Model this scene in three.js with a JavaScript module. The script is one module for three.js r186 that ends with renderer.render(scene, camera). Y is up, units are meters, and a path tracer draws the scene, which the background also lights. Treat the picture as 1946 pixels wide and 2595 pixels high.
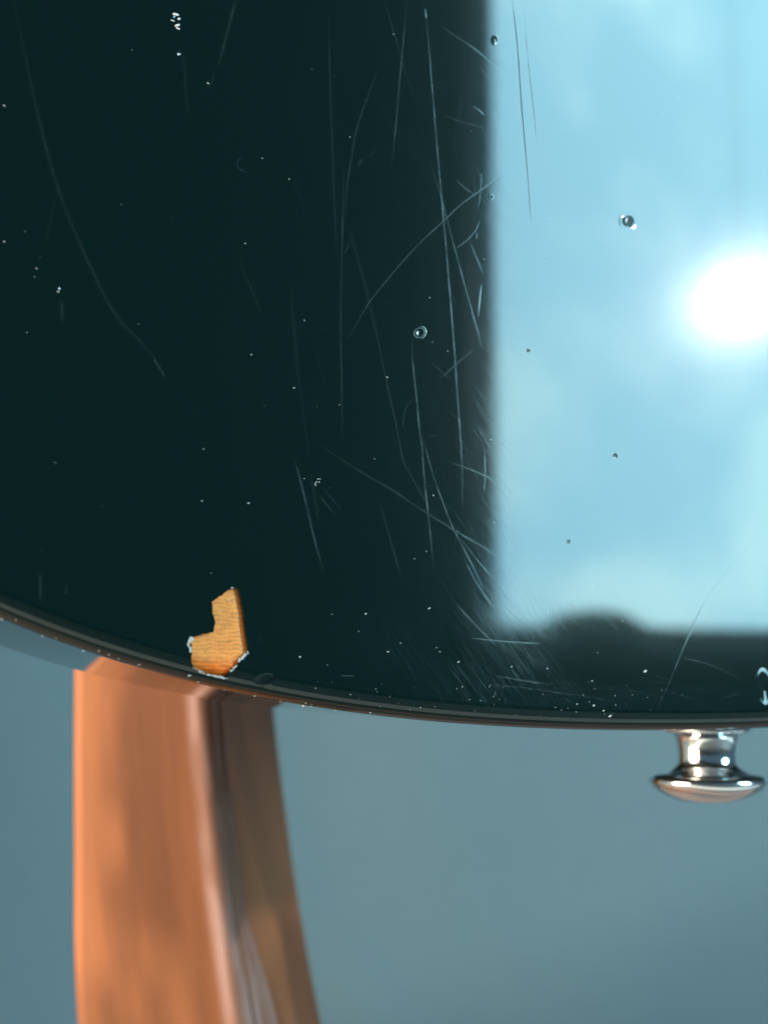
import * as THREE from 'three';
import { RoundedBoxGeometry } from 'three/addons/geometries/RoundedBoxGeometry.js';
import { mergeGeometries } from 'three/addons/utils/BufferGeometryUtils.js';
import { RectAreaLightUniformsLib } from 'three/addons/lights/RectAreaLightUniformsLib.js';
import { Brush, Evaluator, SUBTRACTION, INTERSECTION } from 'three-bvh-csg';

// ---------------------------------------------------------------- camera, light, exposure
const scene = new THREE.Scene();
const MM = 0.001;
const camera = new THREE.PerspectiveCamera(43, 767 / 1024, 0.01, 30);
camera.position.set(-0.070, -0.020, 0.1525);
camera.lookAt(0, 0, 0);
camera.focus = 0.171;
camera.userData.fStop = 16;            // a phone lens: an opening of about 2.8 mm
scene.add(camera);

const renderer = new THREE.WebGLRenderer();
renderer.toneMapping = THREE.LinearToneMapping;
renderer.toneMappingExposure = 1;
renderer.shadowMap.enabled = true;

RectAreaLightUniformsLib.init();
scene.background = new THREE.Color().setRGB(0.06, 0.105, 0.14);   // the dim, even air of the room

// daylight through the window that the lacquer mirrors
const WIN = { x0: 0.866, x1: 1.85, y0: 0.040, y1: 1.45, z: 1.5 };
const skyLight = new THREE.RectAreaLight(new THREE.Color().setRGB(0.39, 0.80, 0.95), 8.7, WIN.x1 - WIN.x0, WIN.y1 - WIN.y0);
skyLight.position.set((WIN.x0 + WIN.x1) / 2, (WIN.y0 + WIN.y1) / 2, WIN.z - 0.006);
skyLight.lookAt(skyLight.position.x, skyLight.position.y, 0);
scene.add(skyLight);

// daylight from the side, through a second window
const SIDE = { x: -1.25, y0: -0.50, y1: 0.95, z0: -0.50, z1: 0.36 };
const sideLight = new THREE.RectAreaLight(new THREE.Color().setRGB(1.0, 0.85, 0.66), 14, SIDE.z1 - SIDE.z0, SIDE.y1 - SIDE.y0);
sideLight.position.set(SIDE.x + 0.006, (SIDE.y0 + SIDE.y1) / 2, (SIDE.z0 + SIDE.z1) / 2);
sideLight.lookAt(0, sideLight.position.y, sideLight.position.z);
scene.add(sideLight);

// ---------------------------------------------------------------- helpers
function rng(seed) { let s = seed >>> 0; return () => { s = (s + 0x6D2B79F5) >>> 0; let t = s; t = Math.imul(t ^ (t >>> 15), t | 1); t ^= t + Math.imul(t ^ (t >>> 7), t | 61); return ((t ^ (t >>> 14)) >>> 0) / 4294967296; }; }
function hash(x, y, s) { let h = Math.imul(x, 374761393) + Math.imul(y, 668265263) + Math.imul(s, 974711); h = Math.imul(h ^ (h >>> 13), 1274126177); return ((h ^ (h >>> 16)) >>> 0) / 4294967296; }
function noise(x, y, s = 1) {
  const i = Math.floor(x), j = Math.floor(y), f = x - i, g = y - j, u = f * f * (3 - 2 * f), v = g * g * (3 - 2 * g);
  const a = hash(i, j, s), b = hash(i + 1, j, s), c = hash(i, j + 1, s), d = hash(i + 1, j + 1, s);
  return a + (b - a) * u + (c - a) * v + (a - b - c + d) * u * v;
}
const fbm = (x, y, s, n = 4) => { let a = 0, w = 0.5, t = 0; for (let k = 0; k < n; k++) { a += w * noise(x, y, s + k); t += w; x *= 2.03; y *= 2.03; w *= 0.5; } return a / t; };
const clamp = (x, a = 0, b = 1) => Math.min(b, Math.max(a, x));
const smooth = (a, b, x) => { const t = clamp((x - a) / (b - a)); return t * t * (3 - 2 * t); };
const toSRGB = (c) => (c <= 0.0031308 ? 12.92 * c : 1.055 * Math.pow(c, 1 / 2.4) - 0.055);
function byteTexture(w, h, fn, srgb) {
  const d = new Uint8Array(w * h * 4);
  for (let j = 0; j < h; j++) for (let i = 0; i < w; i++) {
    const c = fn(i, j);
    for (let k = 0; k < 3; k++) d[(j * w + i) * 4 + k] = Math.round(255 * clamp(srgb ? toSRGB(c[k]) : c[k]));
    d[(j * w + i) * 4 + 3] = 255;
  }
  const t = new THREE.DataTexture(d, w, h);
  t.magFilter = THREE.LinearFilter; t.minFilter = THREE.LinearFilter; t.wrapS = t.wrapT = THREE.ClampToEdgeWrapping;
  if (srgb) t.colorSpace = THREE.SRGBColorSpace;
  t.needsUpdate = true;
  return t;
}
function floatTexture(w, h, src) {
  const d = new Float32Array(w * h * 4);
  for (let i = 0; i < w * h; i++) { d[i * 4] = d[i * 4 + 1] = d[i * 4 + 2] = src[i]; d[i * 4 + 3] = 1; }
  const t = new THREE.DataTexture(d, w, h, THREE.RGBAFormat, THREE.FloatType);
  t.magFilter = THREE.LinearFilter; t.minFilter = THREE.LinearFilter; t.wrapS = t.wrapT = THREE.ClampToEdgeWrapping; t.needsUpdate = true;
  return t;
}
const rgb = (r, g, b) => new THREE.Color().setRGB(r, g, b);
function mesh(name, geometry, material, parent) {
  const m = new THREE.Mesh(geometry, material);
  m.name = name; m.castShadow = m.receiveShadow = true; parent.add(m);
  return m;
}
function thing(name, label, category, position = [0, 0, 0]) {
  const g = new THREE.Group();
  g.name = name; g.position.set(...position); g.userData = { label, category }; scene.add(g);
  return g;
}
function structure(name, geometry, material, label) { const m = mesh(name, geometry, material, scene); m.userData = { kind: 'structure', label }; return m; }
const box = (x0, x1, y0, y1, z0, z1, r = 0.002) => new RoundedBoxGeometry(x1 - x0, y1 - y0, z1 - z0, 2, r).translate((x0 + x1) / 2, (y0 + y1) / 2, (z0 + z1) / 2);

// ---------------------------------------------------------------- marks on the lacquer, in millimetres on the body's face: [width, strength, points]
const SCRATCHES = [
 [0.5, 0.33, [[-48.81,59.38],[-46.61,49.92],[-44.76,42.73],[-42.95,36.98],[-40.89,32.12],[-38.55,27.28],[-35.62,22.2],[-33.02,19.62],[-30.98,17.67]]],
 [0.4, 0.6, [[-30.97,17.53],[-29.34,14.95]]],
 [0.4, 0.16, [[-43.19,35.79],[-43.65,32.86],[-44.1,29.95]]],
 [0.55, 0.4, [[-21.1,65.6],[-21.92,61.95],[-23.23,56.37]]],
 [0.5, 0.22, [[-23.82,55.02],[-24.55,52.87]]],
 [0.5, 0.2, [[-28.57,57.75],[-28.09,56.62],[-27.61,54.57],[-27.46,51.54],[-27.05,48.87]]],
 [0.5, 0.4, [[-42.06,23.15],[-41.93,20.63]]],
 [0.4, 0.3, [[-8.12,66.56],[-7.91,57.85],[-7.53,48.62],[-7.16,39.82],[-6.8,33.59]]],
 [0.4, 0.38, [[-0.83,60.39],[-2.7,55.29],[-4.04,51.16],[-4.87,46.53],[-5.36,43.26],[-5.67,38.46]]],
 [0.4, 0.38, [[-5.86,44.77],[-6.0,38.41],[-6.14,32.12],[-6.2,22.8],[-6.07,16.98],[-5.94,9.08]]],
 [0.35, 0.2, [[-5.17,38.22],[-4.33,35.19],[-2.65,30.06],[-1.31,24.89],[-0.3,20.32]]],
 [0.35, 0.2, [[-19.78,30.32],[-18.35,27.19],[-17.08,24.33]]],
 [0.4, 0.22, [[-13.21,28.74],[-12.68,22.1],[-11.99,15.22]]],
 [0.35, 0.12, [[-13.19,43.88],[-11.88,40.35],[-11.21,37.34]]],
 [0.35, 0.12, [[-12.01,56.4],[-12.94,52.1]]],
 [0.28, 0.5, [[18.4,48.45],[14.95,45.83],[11.79,43.29],[8.9,40.42],[5.2,36.69],[2.63,33.77],[0.32,30.92],[-2.17,27.7],[-4.41,23.79],[-5.62,21.94]]],
 [0.42, 0.42, [[3.46,71.12],[2.8,64.16],[2.25,58.53],[1.7,52.35],[1.06,46.82]]],
 [0.4, 0.5, [[5.98,71.68],[6.31,69.88],[6.73,65.6],[7.25,59.5],[7.87,52.23],[8.39,46.41],[8.91,41.03],[9.32,36.46],[9.72,31.51],[10.23,25.6],[10.53,21.87],[10.82,16.98],[11.21,12.12],[11.5,7.28],[11.56,1.49]]],
 [0.45, 0.8, [[6.27,70.49],[6.41,69.07]]],
 [0.35, 0.25, [[-0.1,70.32],[0.97,67.47],[2.04,64.21],[2.68,62.09],[3.76,59.23],[5.05,57.03]]],
 [0.3, 0.3, [[7.52,68.89],[10.86,67.51],[14.24,66.12],[16.52,64.89],[17.9,64.32]]],
 [0.3, 0.4, [[13.48,57.79],[14.84,57.21],[15.52,56.71]]],
 [0.3, 0.22, [[8.11,55.76],[11.44,55.13],[15.5,54.93]]],
 [0.3, 0.16, [[-2.0,56.9],[0.96,53.23],[3.74,50.29],[6.32,47.49],[8.27,44.77]]],
 [0.38, 0.4, [[6.98,48.41],[7.84,45.72],[8.7,43.42],[9.56,40.32],[10.85,36.07],[12.14,31.81],[13.43,27.71],[14.08,25.63],[14.72,23.3]]],
 [0.3, 0.42, [[14.57,41.36],[13.99,39.95],[12.64,38.33],[10.41,36.51]]],
 [0.3, 0.35, [[10.93,46.62],[12.03,45.78],[13.59,45.0]]],
 [0.3, 0.25, [[14.97,48.1],[14.6,44.33],[14.36,43.27]]],
 [0.3, 0.4, [[14.17,39.57],[14.05,38.63]]],
 [0.35, 0.36, [[12.86,38.36],[13.96,36.08],[15.05,33.79]]],
 [0.28, 0.75, [[14.77,32.22],[14.21,27.63]]],
 [0.5, 0.4, [[-3.14,47.32],[-3.86,46.11]]],
 [0.35, 0.22, [[-0.94,48.88],[-2.41,47.64]]],
 [0.3, 0.35, [[-4.96,35.66],[-5.67,33.92]]],
 [0.35, 0.2, [[-5.27,37.37],[-4.03,33.66],[-3.2,31.25],[-1.96,26.18]]],
 [0.35, 0.32, [[-2.58,29.47],[-1.96,26.26],[-1.13,23.65],[-0.31,20.09],[0.52,16.52],[1.55,12.41],[2.17,9.59],[2.79,6.79],[4.25,4.41],[6.33,1.3],[8.02,-0.33]]],
 [0.42, 0.52, [[4.2,23.65],[4.09,21.89],[4.39,18.42],[4.8,14.98],[5.11,11.54],[5.52,8.88],[5.72,6.02],[6.13,2.24],[6.53,-1.16],[6.84,-3.99],[7.14,-7.37]]],
 [0.36, 0.42, [[5.11,11.54],[5.95,9.1],[7.2,5.16],[8.46,1.98],[10.14,-1.76],[12.26,-5.3],[14.61,-9.63]]],
 [0.36, 0.4, [[-9.13,8.21],[-6.16,6.57],[-2.74,4.74],[0.52,3.24],[4.24,1.19],[7.17,-0.37],[10.57,-2.12],[13.58,-3.53],[16.85,-5.14]]],
 [0.3, 0.3, [[10.57,-2.31],[13.56,-5.64],[16.15,-8.24]]],
 [0.42, 0.6, [[-12.42,5.96],[-11.63,3.27],[-10.83,0.4],[-9.83,-3.55],[-8.44,-8.03]]],
 [0.4, 0.25, [[-10.28,4.09],[-9.67,1.38],[-9.06,-2.25]]],
 [0.3, 0.42, [[-9.09,1.59],[-6.82,-0.77]]],
 [0.35, 0.22, [[-8.51,2.54],[-5.93,-0.08]]],
 [0.28, 0.3, [[13.61,23.07],[11.17,21.03],[7.69,17.86]]],
 [0.28, 0.28, [[6.63,20.78],[9.85,18.35]]],
 [0.35, 0.3, [[4.17,15.31],[3.23,14.08],[2.8,12.51],[2.7,11.35]]],
 [0.4, 0.15, [[-13.21,29.85],[-12.77,24.26],[-12.14,18.72],[-11.51,13.21],[-10.29,5.92]]],
 [0.4, 0.3, [[-0.71,1.49],[0.31,-1.82],[1.54,-5.68],[2.56,-8.63]]],
 [0.3, 0.3, [[9.56,7.23],[11.93,6.61],[14.11,5.97],[16.53,5.15]]],
 [0.2, 0.28, [[6.38,10.58],[8.08,10.61]]],
 [0.2, 0.28, [[5.29,3.52],[7.62,3.94]]],
 [0.3, 0.12, [[-10.4,22.08],[-8.79,17.55],[-7.58,13.54]]],
 [0.3, 0.2, [[15.02,9.55],[15.09,5.65],[14.85,3.1]]],
 [0.3, 0.12, [[1.97,8.63],[1.86,3.89],[1.95,-0.44]]],
 [0.22, 0.65, [[12.74,-16.21],[15.62,-16.44],[19.43,-16.66],[23.3,-16.84]]],
 [0.28, 0.42, [[16.58,-21.23],[19.95,-21.75],[25.02,-22.41]]],
 [0.3, 0.4, [[63.57,1.06],[58.35,-3.15],[54.69,-6.65],[51.44,-10.35],[48.92,-14.24],[46.76,-18.07],[44.29,-22.65],[42.21,-26.1]]],
 [0.3, 0.2, [[13.26,-22.22],[21.41,-22.9],[30.49,-24.13],[35.81,-24.83]]],
 [0.3, 0.26, [[46.41,-18.62],[51.78,-19.69],[58.97,-22.46]]],
 [0.4, 0.25, [[11.4,-4.87],[13.38,-8.62],[16.25,-12.11]]],
 [0.35, 0.36, [[10.78,-11.97],[13.33,-14.44],[16.48,-17.19]]],
 [0.25, 0.3, [[53.31,-24.62],[57.16,-23.83]]],
 [0.25, 0.2, [[48.2,-25.1],[52.57,-26.24],[56.71,-26.3]]],
 [0.35, 0.55, [[16.36,-23.11],[16.0,-24.11]]],
 [0.2, 1.0, [[-6.2,-21.12],[-3.97,-21.19]]],
 [0.4, 0.6, [[-43.59,-9.37],[-43.44,-12.56]]],
 [0.35, 0.45, [[-40.6,-10.63],[-40.57,-11.7]]],
];
const GROOVES = [
 [0.22, 1, [[20.04,74.84],[20.77,68.31],[21.37,59.14],[22.24,48.8],[22.7,41.07]]],
 [0.2, 0.6, [[21.75,75.22],[22.51,66.53],[23.41,58.2],[24.37,45.22]]],
 [0.2, 0.4, [[26.68,50.31],[27.22,47.49]]],
];
const CHIP = [[-19.81,-10.37],[-19.5,-10.65],[-19.23,-11.87],[-18.99,-13.5],[-18.76,-15.13],[-18.48,-16.75],[-18.29,-18.13],[-18.62,-18.62],[-18.92,-18.94],[-19.38,-19.23],[-19.63,-19.67],[-19.88,-20.0],[-20.31,-20.16],[-20.55,-20.48],[-20.8,-20.88],[-20.67,-21.28],[-21.13,-21.36],[-21.64,-21.16],[-22.23,-21.04],[-22.82,-20.99],[-23.49,-20.79],[-24.16,-20.59],[-24.74,-20.31],[-25.08,-19.92],[-25.34,-19.36],[-25.43,-18.72],[-25.36,-18.01],[-25.5,-17.29],[-25.46,-16.81],[-25.22,-16.45],[-24.73,-16.28],[-24.07,-16.04],[-23.4,-15.93],[-22.77,-15.82],[-22.54,-14.77],[-22.54,-14.45],[-22.81,-13.73],[-22.91,-12.92],[-23.0,-12.19],[-22.29,-11.69],[-21.62,-11.19],[-21.04,-10.73],[-20.44,-10.51]] ;
const SPECKS = [[-34.37,56.06,0.5],[-17.2,44.96,0.6],[-13.5,42.77,0.8],[-35.22,36.04,0.4],[-48.89,29.45,0.8],[-45.08,26.71,0.8],[-45.31,25.67,0.5],[-19.36,33.35,0.8],[-11.24,24.27,0.7],[-18.37,19.04,0.8],[-12.62,15.29,1.1],[0.44,17.9,1],[-24.37,6.58,0.8],[-24.44,0.15,0.8],[-18.49,0.18,1.1],[-4.98,49.97,0.8],[1.42,65.72,0.6],[15.16,35.91,0.5],[6.77,29.44,0.7],[7.19,2.58,0.8],[-1.36,6.91,0.6],[7.15,23.35,0.6],[9.46,22.38,0.6],[-2.58,-13.25,1.1],[6.5,-12.38,1.2],[-7.25,-13.39,0.5],[4.37,-5.94,0.7],[6.13,-4.91,0.7],[7.19,2.58,0.7],[-6.35,13.6,0.6],[-20.44,-10.39,1],[-20.84,-11.87,0.6],[-21.82,-13.24,0.8],[-21.85,-14.65,0.6],[-3.54,-15.51,0.7],[-11.52,-18.76,1.4],[-7.84,-19.79,0.5],[10.77,-19.35,1.2],[8.04,-18.03,0.7],[7.56,-17.49,0.6],[0.56,-18.07,1],[2.34,-16.93,0.6],[40.48,-20.61,2.4],[31.54,-21.93,1],[24.41,-20.21,0.8],[31.77,-25.28,1.8],[33.35,-26.0,1],[34.4,-26.77,1.6],[29.06,-25.06,1],[35.36,-25.26,0.8],[18.83,-19.96,0.8],[32.54,-18.04,0.7],[24.67,25.14,0.6],[15.98,10.69,0.6],[28.16,-2.74,0.6],[-49.44,46.02,0.9],[-46.55,31.02,0.4],[-24.56,53.63,1.0],[-42.24,3.68,0.5],[-32.77,21.37,0.4],[23.94,59.62,0.4],[-9.25,3.76,0.8],[-9.47,3.37,0.9],[-9.1,3.4,0.8],[-9.61,3.12,0.7],[-9.54,2.92,0.9],[-11.12,3.71,0.6],[-8.96,3.79,0.6]] ;

// ---------------------------------------------------------------- the setting: a wall behind and a brown floor below
const FLOOR = -0.52;
{
  const t = byteTexture(512, 512, (i, j) => { const n = fbm(i / 64, j / 64, 11, 5), f = hash(i, j, 5); const k = 0.93 + 0.1 * n + 0.04 * f; return [0.128 * k, 0.186 * k, 0.206 * k]; }, true);
  const cloth = new THREE.PlaneGeometry(3.2, 2.0, 320, 200);
  cloth.translate(0.2, FLOOR + 1.0, 0);
  const p = cloth.attributes.position;
  for (let k = 0; k < p.count; k++) {                     // soft folds, in millimetres
    const x = p.getX(k) * 1000, y = p.getY(k) * 1000;
    const d = 0.176 * (x - 266) - 0.984 * (y + 208), e = 0.842 * (x - 180) + 0.539 * (y + 150);
    let z = -60 * smooth(-40, 200, d);                    // the cloth swings back low on the right
    z += 3.2 * Math.exp(-((e / 17) ** 2)) * smooth(-60, -190, y);
    z += 26 * (fbm(x / 260 + 4, y / 420 + 2, 15, 2) - 0.5);
    z += 110 * smooth(200, -170, x);                       // and comes forward on the left, a slope shaped to shade that side
    p.setZ(k, z / 1000);
  }
  cloth.computeVertexNormals();
  const m = structure('backdrop', cloth, new THREE.MeshStandardMaterial({ map: t, roughness: 0.95 }), 'plain blue-grey cloth backdrop with soft folds behind the guitar');
  m.position.z = -0.48;
  const wood = byteTexture(512, 512, (i, j) => { const k = 0.85 + 0.3 * fbm(i / 40, j / 40, 21, 5); return [0.12 * k, 0.14 * k, 0.14 * k]; }, true);
  wood.wrapS = wood.wrapT = THREE.RepeatWrapping; wood.repeat.set(5, 5);
  const floor = new THREE.PlaneGeometry(5, 5); floor.rotateX(-Math.PI / 2);
  const f = structure('floor', floor, new THREE.MeshStandardMaterial({ map: wood, roughness: 0.7 }), 'plain grey floor below the stand');
  f.position.set(0, FLOOR, 1.2);
  const reflector = mesh('floor_reflector', box(-0.9, 1.3, FLOOR + 0.0005, FLOOR + 0.006, 0.11, 0.33, 0.002), new THREE.MeshStandardMaterial({ color: rgb(0.75, 0.76, 0.74), roughness: 0.9 }), scene);  // unseen pale strip, added for the light band it reflects in the rim
  reflector.userData = { label: 'narrow pale runner added on the unseen floor for a light band mirrored in the body edge', category: 'reflector' };
}

// ---------------------------------------------------------------- windows: frame, sill, glowing pane
const frameMat = new THREE.MeshStandardMaterial({ color: rgb(0.008, 0.010, 0.012), roughness: 0.7 });
function makeWindow(name, label, w, h, glow) {
  const o = thing(name, label, 'window');
  const b = 0.055, d = 0.05;
  for (const s of [-1, 1]) {
    mesh('frame', box(s * (w / 2 + b / 2) - b / 2, s * (w / 2 + b / 2) + b / 2, -h / 2 - b, h / 2 + b, -d, d * 0.2), frameMat, o);
    mesh('frame', box(-w / 2, w / 2, s * (h / 2 + b / 2) - b / 2, s * (h / 2 + b / 2) + b / 2, -d, d * 0.2), frameMat, o);
  }
  mesh('pane', new THREE.PlaneGeometry(w, h), glow, o).castShadow = false;
  return o;
}
{
  const clouds = byteTexture(256, 256, (i, j) => {
    const u = i / 256, v = j / 256, n = fbm(u * 4 + 3, v * 5 + 1, 31, 4), k = smooth(0.32, 0.68, n);
    return [0.25 + 0.36 * k, 0.56 + 0.40 * k, 0.74 + 0.22 * k];
  }, true);
  const sky = new THREE.MeshStandardMaterial({ color: 0x000000, roughness: 1, emissive: 0xffffff, emissiveMap: clouds, emissiveIntensity: 8.7 });
  const w = makeWindow('window', 'dark framed window full of pale blue sky, mirrored in the black lacquer', WIN.x1 - WIN.x0, WIN.y1 - WIN.y0, sky);
  w.position.set((WIN.x0 + WIN.x1) / 2, (WIN.y0 + WIN.y1) / 2, WIN.z); w.rotation.y = Math.PI;
  const hh = (WIN.y1 - WIN.y0) / 2;
  mesh('sill', box(-0.56, 0.56, -hh - 0.09, -hh - 0.0565, -0.02, 0.12), frameMat, w);
  const s = new THREE.MeshStandardMaterial({ color: 0x000000, roughness: 1, emissive: rgb(1, 0.85, 0.66), emissiveIntensity: 3 });
  const v = makeWindow('window_001', 'tall window with warm white daylight beside the wooden stand', SIDE.z1 - SIDE.z0, SIDE.y1 - SIDE.y0, s);
  v.position.set(SIDE.x, (SIDE.y0 + SIDE.y1) / 2, (SIDE.z0 + SIDE.z1) / 2); v.rotation.y = Math.PI / 2;
}
{ // low dark bundle on the sill: the bump at the lower edge of the mirrored window
  const pts = [[0.915, -0.002], [0.922, 0.024], [0.936, 0.036], [0.955, 0.049], [0.978, 0.0555], [1.004, 0.0565], [1.030, 0.054], [1.052, 0.045], [1.078, 0.030], [1.086, -0.002]];
  const sh = new THREE.Shape(); sh.moveTo(...pts[0]); sh.splineThru(pts.slice(1).map((p) => new THREE.Vector2(...p))); sh.closePath();
  const g = new THREE.ExtrudeGeometry(sh, { depth: 0.05, bevelEnabled: true, bevelSize: 0.004, bevelThickness: 0.008, bevelSegments: 3, curveSegments: 40 });
  const o = mesh('cloth_bundle', g, new THREE.MeshStandardMaterial({ color: rgb(0.015, 0.02, 0.025), roughness: 0.95 }), scene);
  o.position.z = 1.425;
  o.userData = { label: 'low dark bundle lying on the window sill, mirrored as a bump', category: 'bundle' };
}
{ // glowing globe added in place of the sun: the white ball in the mirror image
  const o = thing('added_sun_lamp', 'small glowing globe added before the window for the sun spot mirrored in the lacquer', 'lamp', [1.166, 0.511, 1.3]);
  const glow = new THREE.MeshStandardMaterial({ color: 0xffffff, roughness: 0.4, emissive: rgb(1, 0.97, 0.93), emissiveIntensity: 430 });
  mesh('globe', new THREE.SphereGeometry(0.034, 48, 32), glow, o);
  mesh('cap', new THREE.CylinderGeometry(0.006, 0.010, 0.016, 32).translate(0, 0.049, 0), frameMat, o);
  mesh('cord', new THREE.CylinderGeometry(0.0006, 0.0006, 1.3, 8).translate(0, 0.722, 0), frameMat, o);
  const p = new THREE.PointLight(rgb(1, 0.95, 0.88), 0.25); p.shadow.radius = 2; o.add(p);
}

// ---------------------------------------------------------------- the guitar body
const guitar = thing('electric_guitar', 'glossy black scratched guitar body with a chipped edge showing orange wood', 'guitar');
const R = 3.0, THICK = 48, SKIN = 0.55;      // mm: rounding of the edge, thickness, lacquer
const outline = (() => {
  const p = [];
  const bottom = (x) => { const d = x - 55; return -29.15 + 7.88e-4 * d * d + 5.85e-8 * d ** 4; };
  for (let x = -60; x <= 170; x += 8) p.push([x, bottom(x)]);
  p.push([194, 10], [214, 36], [224, 70], [224, 104], [215, 140], [198, 178], [188, 212], [190, 246], [200, 280], [198, 306], [180, 300], [158, 278], [132, 266], [110, 285], [102, 330], [90, 348], [50, 356], [0, 356], [-36, 348], [-62, 330], [-78, 302], [-84, 268], [-80, 234], [-76, 206], [-82, 176], [-97, 140], [-110, 104], [-113, 70], [-103, 36], [-84, 10]);
  const c = new THREE.CatmullRomCurve3(p.map(([x, y]) => new THREE.Vector3(x, y, 0)), true, 'centripetal');
  const q = c.getSpacedPoints(1000).slice(0, 1000);
  return q.map((v, i) => {
    const a = q[(i + 999) % 1000], b = q[(i + 1) % 1000], l = Math.hypot(b.x - a.x, b.y - a.y);
    return { x: v.x, y: v.y, nx: (b.y - a.y) / l, ny: -(b.x - a.x) / l };
  });
})();
const TEX = { x0: -60, y0: -40, size: 130, n: 2048 };
function bodyGeometry(inset) {              // a closed slab with rounded edges, all in metres
  const prof = [], r = R - inset, z0 = -inset, z1 = -(THICK - inset);
  for (let k = 0; k <= 16; k++) { const t = (k / 16) * Math.PI / 2; prof.push([inset + r - r * Math.sin(t), z0 - r + r * Math.cos(t), Math.sin(t), Math.cos(t)]); }
  for (let k = 1; k <= 4; k++) prof.push([inset, z0 - r + (z1 - z0 + 2 * r) * k / 5, 1, 0]);
  for (let k = 0; k <= 8; k++) { const t = (k / 8) * Math.PI / 2; prof.push([inset + r - r * Math.cos(t), z1 + r - r * Math.sin(t), Math.cos(t), -Math.sin(t)]); }
  const pos = [], nor = [], uv = [], idx = [], n = outline.length, P = prof.length;
  const put = (x, y, z, a, b, c) => { pos.push(x * MM, y * MM, z * MM); nor.push(a, b, c); uv.push((x - TEX.x0) / TEX.size, (y - TEX.y0) / TEX.size); };
  for (const o of outline) for (const [d, z, h, v] of prof) put(o.x - o.nx * d, o.y - o.ny * d, z, o.nx * h, o.ny * h, v);
  for (let i = 0; i < n; i++) for (let k = 0; k < P - 1; k++) {
    const a = i * P + k, b = ((i + 1) % n) * P + k;
    idx.push(a, a + 1, b, b, a + 1, b + 1);
  }
  for (const [k, s] of [[0, 1], [P - 1, -1]]) {
    const ring = outline.map((o) => new THREE.Vector2(o.x - o.nx * prof[k][0], o.y - o.ny * prof[k][0])), base = pos.length / 3;
    for (const v of ring) put(v.x, v.y, prof[k][1], 0, 0, s);
    for (const [a, b, c] of THREE.ShapeUtils.triangulateShape(ring, [])) {
      const up = (ring[b].x - ring[a].x) * (ring[c].y - ring[a].y) - (ring[b].y - ring[a].y) * (ring[c].x - ring[a].x) > 0;
      if (up === (s > 0)) idx.push(base + a, base + b, base + c); else idx.push(base + a, base + c, base + b);
    }
  }
  const g = new THREE.BufferGeometry();
  g.setAttribute('position', new THREE.Float32BufferAttribute(pos, 3)); g.setAttribute('normal', new THREE.Float32BufferAttribute(nor, 3)); g.setAttribute('uv', new THREE.Float32BufferAttribute(uv, 2));
  g.setIndex(idx);
  return g;
}

// the marks drawn into maps of colour, roughness and relief
const N = TEX.n, PX = N / TEX.size;
const wear = new Float32Array(N * N), haze = new Float32Array(N * N), relief = new Float32Array(N * N);
function stroke(field, width, strength, pts, { add = false, fade = 0.2, rough = 0.5, seed = 1 } = {}) {
  const c = new THREE.CatmullRomCurve3(pts.map(([x, y]) => new THREE.Vector3((x - TEX.x0) * PX, (y - TEX.y0) * PX, 0)));
  const len = c.getLength(), steps = Math.max(8, Math.ceil(len / 0.6)), q = c.getPoints(steps), sig = Math.max(0.55, width * PX * 0.33), rad = Math.ceil(sig * 2.6);
  q.forEach((p, i) => {
    const t = i / steps, ends = Math.min(1, t / fade, (1 - t) / fade);
    const s = strength * (0.25 + 0.75 * ends) * (1 - rough + 2 * rough * (0.6 * noise(i * 0.03, seed * 7.7, 3) + 0.4 * noise(i * 0.3, seed * 3.1, 4))) ;
    for (let y = Math.floor(p.y - rad); y <= p.y + rad; y++) for (let x = Math.floor(p.x - rad); x <= p.x + rad; x++) {
      if (x < 0 || y < 0 || x >= N || y >= N) continue;
      const v = s * Math.exp(-((x - p.x) ** 2 + (y - p.y) ** 2) / (2 * sig * sig)), a = y * N + x;
      if (add) field[a] += v; else if (Math.abs(v) > Math.abs(field[a])) field[a] = v;
    }
  });
}
function dab(field, cx, cy, rx, ry, turn, fn) {      // fn(r): what is added at relative radius r, up to 2
  const R2 = Math.max(rx, ry) * 2.2, c = Math.cos(turn), s = Math.sin(turn), X = (cx - TEX.x0) * PX, Y = (cy - TEX.y0) * PX, k = R2 * PX;
  for (let y = Math.floor(Y - k); y <= Y + k; y++) for (let x = Math.floor(X - k); x <= X + k; x++) {
    if (x < 0 || y < 0 || x >= N || y >= N) continue;
    const dx = (x - X) / PX, dy = (y - Y) / PX, u = (dx * c + dy * s) / rx, v = (-dx * s + dy * c) / ry, r = Math.hypot(u, v);
    if (r < 2.2) field[y * N + x] += fn(r, u, v);
  }
}
SCRATCHES.forEach(([w, s, p], i) => { stroke(wear, w * 0.85, s * 0.85, p, { seed: i }); stroke(relief, w, -0.012 * s, p, { seed: i, rough: 0.5 }); });
GROOVES.forEach(([w, s, p], i) => { stroke(wear, w, s * 0.25, p, { seed: i + 90, fade: 0.5 }); stroke(relief, w, -0.035 * s, p, { seed: i + 90, fade: 0.5 }); });
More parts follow.
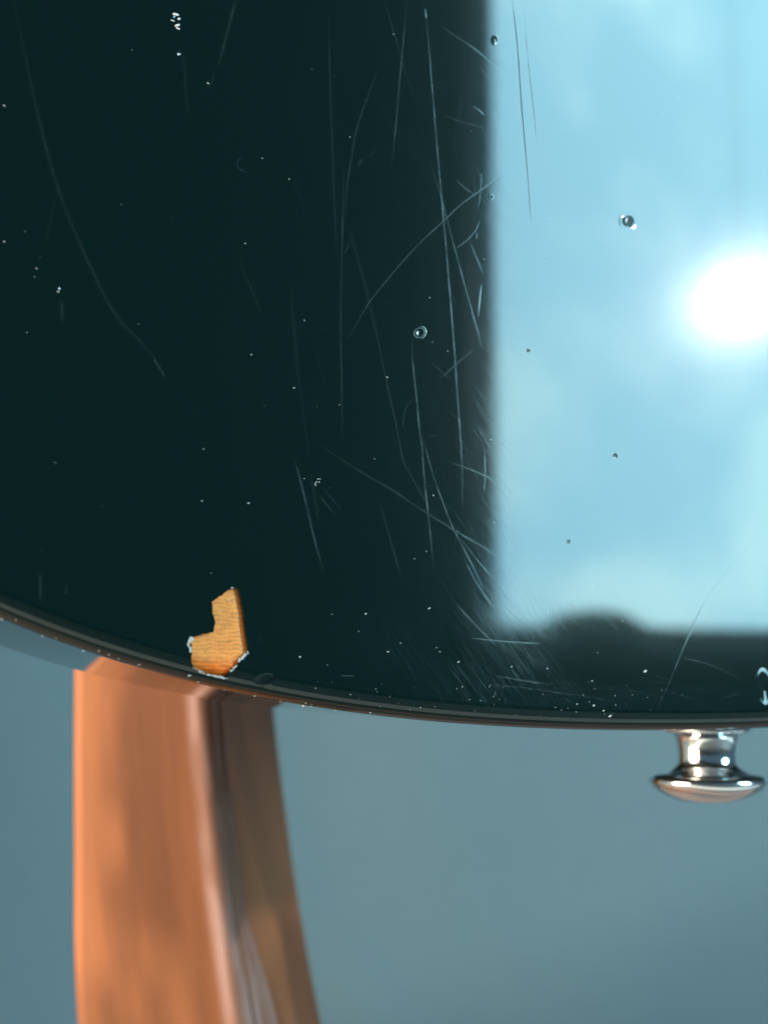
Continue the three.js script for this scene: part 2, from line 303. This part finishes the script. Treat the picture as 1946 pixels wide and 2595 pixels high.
{
  const r = rng(5);
  const hair = (x, y, ang, len, s, w = 0.1) => stroke(haze, w, s, [[x, y], [x + Math.cos(ang) * len * 0.5 + (r() - 0.5) * 0.4, y + Math.sin(ang) * len * 0.5], [x + Math.cos(ang) * len, y + Math.sin(ang) * len]], { seed: Math.floor(r() * 1e4), fade: 0.4 });
  // polishing swirls: fine diagonal hairlines, thickest low on the body
  for (let k = 0; k < 420; k++) { const x = 4 + 16 * r() + 6 * r(), y = -24 + 42 * r() * r() + 6 * r(); hair(x, y, -0.65 - 0.5 * r(), 3 + 7 * r(), 0.12 + 0.3 * r() * r()); }
  for (let k = 0; k < 380; k++) { const x = -14 + 62 * r(), y = -27 + 12 * r(); hair(x, y, -0.6 - 0.6 * r(), 1.5 + 5 * r(), 0.05 + 0.12 * r()); }
  for (let k = 0; k < 260; k++) { const x = 12 + 9 * r(), y = -16 + 84 * r(); hair(x, y, -0.75 - 0.4 * r(), 1.5 + 4 * r(), 0.07 + 0.15 * r()); }
  for (let k = 0; k < 150; k++) { const x = -22 + 36 * r(), y = -8 + 78 * r(); hair(x, y, -1.45 - 0.35 * r(), 5 + 16 * r(), 0.05 + 0.12 * r(), 0.2); }
  for (let k = 0; k < 900; k++) { const x = -4 + 30 * r() + 14 * r(), y = -25 + 9 * r() + 14 * r() * r(); hair(x, y, -0.6 - 0.5 * r(), 2 + 6 * r(), 0.04 + 0.10 * r(), 0.12); }
  for (let k = 0; k < 90; k++) { const x = 16 + 36 * r(), y = -25 + 4 * r(); hair(x, y, -0.1 - 0.3 * r(), 2 + 5 * r(), 0.1 + 0.3 * r()); }
  for (let k = 0; k < 70; k++) { const x = -48 + 100 * r(), y = -20 + 90 * r(); hair(x, y, r() * 6.3, 0.2 + 0.6 * r(), 0.15 + 0.3 * r(), 0.12); }
}
// dents and pits
const bowl = (d) => (r) => (r < 1 ? -d * (1 - r * r) ** 2 : 0) + d * 0.12 * Math.exp(-(((r - 1.15) / 0.25) ** 2));
dab(relief, 39.24, 44.87, 1.15, 1.0, 0.5, bowl(0.9));
dab(relief, 39.54, 44.62, 0.45, 0.6, 0.2, bowl(0.7));
dab(relief, 17.21, 68.17, 0.55, 0.8, -0.3, (r) => (r < 1 ? 0.5 * (1 - r * r) ** 2 : 0));
dab(relief, 5.15, 24.41, 0.95, 0.7, 0.6, (r) => 0.5 * Math.exp(-(((r - 0.85) / 0.2) ** 2)) - 0.35 * Math.exp(-((r / 0.5) ** 2)));
dab(wear, 5.15, 24.41, 0.95, 0.7, 0.6, (r) => 0.75 * Math.exp(-(((r - 0.9) / 0.16) ** 2)));
dab(relief, -19.68, 43.68, 1.0, 1.0, 0, (r, u) => 0.12 * Math.exp(-(((r - 0.9) / 0.25) ** 2)) * smooth(0.3, -0.5, u));
dab(wear, -19.68, 43.68, 1.0, 1.0, 0, (r, u, v) => 0.35 * Math.exp(-(((r - 0.9) / 0.13) ** 2)) * smooth(0.55, -0.6, u + 0.35 * v));
dab(relief, 61.66, -23.35, 1.1, 2.2, 0.1, bowl(1.0));
dab(wear, 61.16, -24.75, 0.7, 0.35, 0.4, (r) => 0.45 * Math.exp(-r * r * 2));
dab(wear, 60.16, -21.35, 0.5, 0.4, 0.4, (r) => 0.2 * Math.exp(-r * r * 2));
dab(relief, -16.12, -21.54, 1.3, 0.7, 0.2, bowl(0.7));
dab(wear, -16.12, -21.37, 1.2, 0.55, 0.25, (r, u, v) => 0.6 * Math.exp(-(((r - 0.85) / 0.18) ** 2)) * smooth(-0.5, 0.4, v));
for (const [x, y, q] of [[36.17, 9.83, 0.4], [28.16, -2.74, 0.22], [16.36, 45.05, 0.25], [22.1, 23.7, 0.2], [-28.94, 61.49, 0.35], [-28.37, 56.69, 0.3], [-42.2, 24.6, 0.35]]) dab(relief, x, y, q, q, 0, bowl(0.35));
// milky polishing haze: short diagonal streaks low on the body, broken into patches
for (let j = 0; j < N; j++) for (let i = 0; i < N; i++) {
  const x = i / PX + TEX.x0, y = j / PX + TEX.y0, a = (x * 0.64 - y * 0.77), b = (x * 0.77 + y * 0.64);
  const patch = smooth(0.42, 0.70, fbm(x / 11 + 3, y / 8, 111, 3)), where = Math.exp(-(((x - 13) / 17) ** 2) - (((y + 17) / 9) ** 2)) + 0.5 * Math.exp(-(((x - 40) / 16) ** 2) - (((y + 23) / 5) ** 2)) + 0.4 * Math.exp(-(((x - 15.5) / 3.5) ** 2)) * smooth(40, 0, y);
  if (where > 0.02) haze[j * N + i] += 0.42 * where * (0.25 + 0.75 * patch) * (0.2 + 0.8 * smooth(0.3, 0.85, fbm(a * 0.35, b * 8, 115, 3)));
}
// slow waviness of the polished lacquer
for (let j = 0; j < N; j++) for (let i = 0; i < N; i++) {
  const x = i / PX, y = j / PX;
  relief[j * N + i] += 0.030 * fbm(x / 13, y / 13, 41, 2) + 0.0016 * noise(x / 1.7, y / 1.7, 43);
}
const colorMap = byteTexture(N, N, (i, j) => {
  const a = j * N + i, w = clamp(wear[a]), h = clamp(haze[a]), k = 0.030 * w + 0.010 * h;
  return [0.0002 + k * 0.85, 0.0092 + k, 0.0080 + k * 1.02];
}, true);
const roughMap = byteTexture(N, N, (i, j) => { const a = j * N + i; const v = 0.030 + 0.30 * clamp(wear[a]) + 0.26 * clamp(haze[a]); return [v, v, v]; }, false);
const lacquer = new THREE.MeshPhysicalMaterial({ map: colorMap, roughnessMap: roughMap, roughness: 1, metalness: 0, ior: 1.5, bumpMap: floatTexture(N, N, relief), bumpScale: 0.0002, clearcoat: 0.18, clearcoatRoughness: 0.14 });

// the chip: a hole through the lacquer with bare wood at its bottom
function prism(scale) {
  const c = CHIP.reduce((s, p) => [s[0] + p[0] / CHIP.length, s[1] + p[1] / CHIP.length], [0, 0]);
  const ragged = CHIP.flatMap((p, i) => {                  // small breaks along the edge
    const q = CHIP[(i + 1) % CHIP.length];
    return [0, 1, 2].map((k) => [p[0] + (q[0] - p[0]) * k / 3 + (hash(i, k, 201) - 0.5) * 0.13, p[1] + (q[1] - p[1]) * k / 3 + (hash(i, k, 202) - 0.5) * 0.13]);
  });
  const sh = new THREE.Shape(ragged.map(([x, y]) => { const dx = x - c[0], dy = y - c[1], l = Math.hypot(dx, dy); return new THREE.Vector2((x + dx / l * scale) * MM, (y + dy / l * scale) * MM); }));
  const g = new THREE.ExtrudeGeometry(sh, { depth: 0.006, bevelEnabled: false }); g.translate(0, 0, -0.004);
  return g;
}
const ev = new Evaluator(); ev.attributes = ['position', 'normal', 'uv']; ev.useGroups = false;
const brush = (g) => { const b = new Brush(g); b.updateMatrixWorld(); return b; };
const bodyG = ev.evaluate(brush(bodyGeometry(0)), brush(prism(0)), SUBTRACTION).geometry;
const body = mesh('body', bodyG, lacquer, guitar);
const woodG = ev.evaluate(brush(bodyGeometry(SKIN)), brush(prism(0.25)), INTERSECTION).geometry;
{
  const p = woodG.attributes.position, u = new Float32Array(p.count * 2);
  for (let i = 0; i < p.count; i++) { u[2 * i] = (p.getX(i) / MM + 27) / 10; u[2 * i + 1] = (p.getY(i) / MM + 23) / 14; }
  woodG.setAttribute('uv', new THREE.BufferAttribute(u, 2));
  const bare = byteTexture(512, 716, (i, j) => {
    const x = i / 51.2 - 27, y = j / 51.2 - 23, lean = x + 0.95 - 0.16 * (-y - 15);      // mm; the grain leans a little
    const ripple = fbm(lean * 0.9, y * 3.4 + 0.5 * Math.sin(lean * 2.1), 51, 3), fine = noise(lean * 9, y * 11, 57), streak = fbm(lean * 3.1, y * 0.12, 61, 3);
    const deep = smooth(-18.2, -20.8, y + 1.1 * (fbm(x * 1.2, y * 1.2, 66, 3) - 0.5));
    const pore = smooth(0.70, 0.86, noise(lean * 4.2, y * 1.0, 71)) * smooth(0.55, 0.75, noise(x * 6, y * 4, 73));
    const pale = smooth(-18.9, -18.45, lean) * (1 - smooth(-18.2, -17.9, lean)) * 0.5;
    let k = 1.04 + 0.6 * (ripple - 0.5) + 0.13 * Math.sin(y * 12.5 + 5 * noise(lean * 1.3, y * 0.5, 53)) + 0.14 * (fine - 0.5) + 0.22 * (streak - 0.5);
    k *= 1 - 0.3 * pore;
    const c = [0.90 - 0.10 * deep + 0.05 * pale, 0.285 - 0.14 * deep + 0.10 * pale, 0.046 - 0.042 * deep + 0.07 * pale], edge = 1 - 0.35 * smooth(-18.05, -17.75, lean);
    return c.map((v) => v * k * edge);
  }, true);
  const w = mesh('exposed_wood', woodG, new THREE.MeshStandardMaterial({ map: bare, roughness: 0.6, bumpMap: bare, bumpScale: 0.00003 }), guitar);
  w.userData.label = 'bare orange wood showing where the black lacquer has chipped off';
}
{ // crushed white splinters of lacquer along the broken rim
  const r = rng(77), list = [];
  const line = (a, b, n, size, out) => { for (let k = 0; k < n; k++) { const t = r(); list.push([a[0] + (b[0] - a[0]) * t + (r() - 0.5) * out, a[1] + (b[1] - a[1]) * t + (r() - 0.5) * out, size * (0.5 + r())]); } };
  line([-25.45, -16.6], [-25.85, -17.2], 16, 0.20, 0.3); line([-25.8, -17.2], [-25.4, -18.4], 16, 0.15, 0.2);
  line([-25.1, -20.1], [-23.5, -20.85], 14, 0.12, 0.14); line([-23.5, -20.85], [-20.8, -21.4], 30, 0.14, 0.14); line([-20.65, -20.7], [-19.7, -19.8], 18, 0.12, 0.14);
  line([-19.5, -19.35], [-18.3, -18.2], 24, 0.16, 0.2); line([-25.6, -21.2], [-25.1, -21.0], 2, 0.2, 0.1);
  const gs = list.map(([x, y, s]) => {
    const g = new THREE.TetrahedronGeometry(s * MM, 0);
    g.scale(1, 0.55 + 0.5 * r(), 0.45); g.rotateZ(r() * 6.3); g.rotateX((r() - 0.5) * 0.9);
    const o = outline.reduce((a, b) => ((b.x - x) ** 2 + (b.y - y) ** 2 < (a.x - x) ** 2 + (a.y - y) ** 2 ? b : a)), d = Math.hypot(o.x - x, o.y - y);
    const z = d < R ? -(R - Math.sqrt(Math.max(0, R * R - (R - d) ** 2))) : 0;
    return g.translate(x * MM, y * MM, (z + 0.02) * MM);
  });
  const m = mesh('lacquer_splinters', mergeGeometries(gs), new THREE.MeshPhysicalMaterial({ color: rgb(0.55, 0.60, 0.60), roughness: 0.25, flatShading: true }), guitar);
  m.userData = { kind: 'stuff', label: 'tiny white splinters of crushed lacquer round the chip' };
}
{ // strap button, turned chrome, screwed into the lower edge
  const b = new THREE.Group(); b.name = 'strap_button'; guitar.add(b);
  b.position.set(0.0690, -0.0297, -0.023);
  b.userData.label = 'polished chrome strap button on the lower edge';
  const chrome = new THREE.MeshStandardMaterial({ color: rgb(0.93, 0.93, 0.93), metalness: 1, roughness: 0.12 });
  const prof = [[0, 0.2], [6.0, 0.2], [6.6, -0.3], [6.4, -0.75], [5.2, -1.1], [4.75, -1.7], [4.45, -2.6], [4.3, -3.6], [4.3, -4.6], [4.5, -5.4], [5.0, -6.0], [6.2, -6.45], [7.6, -6.75], [8.5, -7.1], [8.82, -7.6], [8.75, -8.1], [8.2, -8.8], [7.2, -9.5], [5.8, -10.2], [4.6, -10.6]];
  const c = new THREE.CatmullRomCurve3(prof.slice(2).map(([x, y]) => new THREE.Vector3(x * 1.1, y * 1.13, 0)), false, 'centripetal');
  const pts = [new THREE.Vector2(0, 0.2), new THREE.Vector2(6.0, 0.2), ...c.getPoints(90).map((v) => new THREE.Vector2(v.x, v.y)), new THREE.Vector2(4.7, -11.6), new THREE.Vector2(3.9, -10.4), new THREE.Vector2(0, -10.4)].reverse().map((v) => v.multiplyScalar(MM));
  mesh('button', new THREE.LatheGeometry(pts, 96), chrome, b);
  const hp = [[0, -12.2], [1.4, -12.1], [2.6, -11.7], [3.4, -11.1], [3.6, -10.45]].map(([x, y]) => new THREE.Vector2(x * MM, y * MM));
  mesh('screw', new THREE.LatheGeometry(hp, 48), chrome, b);
}
{ // dust lying on the lacquer
  const r = rng(9), ball = new THREE.IcosahedronGeometry(1, 1), gs = [];
  const grain = (x, y, z, s, n = [0, 0, 1]) => { const g = ball.clone(); const q = 0.085 * s * MM; g.scale(q * (1.1 + 0.9 * r()), q * (0.6 + 0.3 * r()), q * 0.5); g.rotateZ((r() - 0.5) * 0.9 + 0.15); if (n[2] < 0.7) g.rotateX(0.9); g.translate(x * MM, y * MM, z * MM); gs.push(g); };
  for (const [x, y, s] of SPECKS) grain(x, y, 0.02, s);
  for (const [x, y, s] of [[-28.94, 61.9, 2.6], [-28.5, 61.4, 2.0], [-29.3, 61.0, 1.6], [-28.7, 60.5, 2.8], [-28.6, 60.1, 1.8], [-28.4, 56.7, 1.4], [-42.5, 24.2, 1.3]]) grain(x, y, 0.02, s);
  for (let k = 0; k < 60; k++) { const x = -48 + 98 * r(), y = -18 + 86 * r(); grain(x, y, 0.01, 0.18 + 0.3 * r() * r()); }
  for (let k = 0; k < 60; k++) { const x = -10 + 60 * r(), y = -26.5 + 5 * r(); grain(x, y, 0.01, 0.2 + 0.4 * r()); }
  const edge = [[-46.7, 80, 1.5], [-46, 60, 1], [-47, 85, 1.2], [-43, 88, 1.1], [-41, 70, 0.8], [-37, 90, 1.3], [-36, 60, 1.1], [-35, 62, 0.9], [-34.4, 66, 0.8], [-31.3, 64, 1.2], [-24.3, 72, 1.1], [-20.2, 84, 1], [-16.9, 86, 1.2], [-8.2, 88, 2.2], [-12.3, 85, 1], [-9.6, 66, 1.1], [-9.3, 84, 1.1], [-5.4, 88, 0.8], [-0.9, 66, 1.1]];
  for (const [x, deg, s] of edge) {
    const o = outline.reduce((a, b) => (b.y < 20 && Math.abs(b.x - x) < Math.abs(a.x - x) ? b : a), { x: 1e9 }), t = deg * Math.PI / 180, d = R - R * Math.sin(t);
    grain(o.x - o.nx * d, o.y - o.ny * d, -R + R * Math.cos(t) - (deg > 78 ? 3 * r() : 0), s, [0, -Math.sin(t), Math.cos(t)]);
  }
  const m = mesh('dust', mergeGeometries(gs), new THREE.MeshStandardMaterial({ color: rgb(0.75, 0.75, 0.72), roughness: 0.8 }), scene);
  m.userData = { kind: 'stuff', label: 'pale specks of dust scattered over the black lacquer', category: 'dust' };
}

// ---------------------------------------------------------------- the wooden stand behind
{
  const o = thing('wooden_stand', 'orange brown wooden stand with a curved square leg behind the guitar', 'stand', [0, FLOOR, 0]);
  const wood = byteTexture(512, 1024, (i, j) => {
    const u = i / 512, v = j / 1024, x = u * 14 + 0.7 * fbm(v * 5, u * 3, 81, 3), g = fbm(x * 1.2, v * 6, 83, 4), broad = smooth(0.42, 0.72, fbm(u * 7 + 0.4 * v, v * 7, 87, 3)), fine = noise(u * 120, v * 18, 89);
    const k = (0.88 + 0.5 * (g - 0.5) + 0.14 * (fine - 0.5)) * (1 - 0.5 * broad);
    const run = u * 150, glint = smooth(-1.2, 0.4, run) * (1 - smooth(4.6, 7.6, run)) * (0.35 + 0.65 * smooth(0.3, 0.6, fbm(v * 14, run * 0.3, 97, 3)));    // corner highlight painted pale into the wood colour, broken into patches
    return [0.41 * k + 0.20 * glint, 0.148 * k + 0.17 * glint, 0.060 * k + 0.18 * glint];
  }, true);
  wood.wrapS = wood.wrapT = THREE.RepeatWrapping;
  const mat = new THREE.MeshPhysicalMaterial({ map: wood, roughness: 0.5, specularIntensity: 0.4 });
  // near corner of the leg, in mm: height above the body's centre, x, z, side length
  const spine = [[62, 4.5, -95, 29], [20, 4.8, -95, 29], [-23, 5.9, -95, 29], [-56, 9.6, -95, 32], [-88, 14.8, -95, 36], [-125, 22.5, -94, 38], [-200, 36, -92, 38], [-300, 50, -90, 37], [-420, 60, -86, 36], [-520, 66, -84, 36]];
  const cv = new THREE.CatmullRomCurve3(spine.map((s) => new THREE.Vector3(s[1], s[0], s[2]))), cs = new THREE.CatmullRomCurve3(spine.map((s) => new THREE.Vector3(s[3], s[0], 0)));
  const az = 35 * Math.PI / 180, NS = 80, rows = 28;
  function lamination(name, b0, b1, rr, material, label) {     // a rounded slab of the leg: a runs along the left face, b along the right face, from the near corner
    const pos = [], uv = [], idx = [];
    for (let i = 0; i <= NS; i++) {
      const p = cv.getPoint(i / NS), s = cs.getPoint(i / NS).x, e = b1 ?? s + 15 + 4 * smooth(-110, -20, p.y);
      let run = 0, last = null;
      for (let m = 0; m <= rows; m++) {
        const q = Math.floor((m % rows) / 7), t = ((m % rows) % 7) / 6 * Math.PI / 2, S = rr * Math.sin(t), C = rr * Math.cos(t);
        const [a, b] = [[rr - C, b0 + rr - S], [s - rr + S, b0 + rr - C], [s - rr + C, e - rr + S], [rr - S, e - rr + C]][q];
        const x = p.x - Math.cos(az) * a + Math.sin(az) * b, z = p.z - Math.sin(az) * a - Math.cos(az) * b;
        if (last) run += Math.hypot(x - last[0], z - last[1]); last = [x, z];
        pos.push(x * MM, p.y * MM - FLOOR, z * MM); uv.push(run / 150, p.y / 320);
      }
    }
    for (let i = 0; i < NS; i++) for (let m = 0; m < rows; m++) { const a = i * (rows + 1) + m, b = a + rows + 1; idx.push(a, b, a + 1, a + 1, b, b + 1); }
    for (const [i, s] of [[0, 1], [NS, -1]]) for (let m = 1; m < rows - 1; m++) { const a = i * (rows + 1); if (s > 0) idx.push(a, a + m, a + m + 1); else idx.push(a, a + m + 1, a + m); }
    const g = new THREE.BufferGeometry();
    g.setAttribute('position', new THREE.Float32BufferAttribute(pos, 3)); g.setAttribute('uv', new THREE.Float32BufferAttribute(uv, 2)); g.setIndex(idx);
    g.computeVertexNormals();
    mesh(name, g, material, o).userData.label = label;
  }
  lamination('front_slab', 0, 7, 3.2, mat, 'front slab of the leg with a highlight painted along its edge');
  lamination('back_slab', 7.15, null, 1.8, mat, 'back slab of the leg');
  mesh('base_board', box(-0.30, 0.40, -0.335 - FLOOR, -0.30 - FLOOR, -0.40, -0.02, 0.004), new THREE.MeshStandardMaterial({ color: rgb(0.40, 0.27, 0.23), roughness: 0.6 }), o);
  // the rest that carries the back of the body, hidden behind it
  mesh('back_rest', box(-0.06, 0.16, 0.02 - FLOOR, 0.055 - FLOOR, -0.096, -0.0485, 0.004), mat, o);
}

scene.traverse((o) => { if (o.isLight) o.castShadow = !o.isRectAreaLight; });
renderer.render(scene, camera);
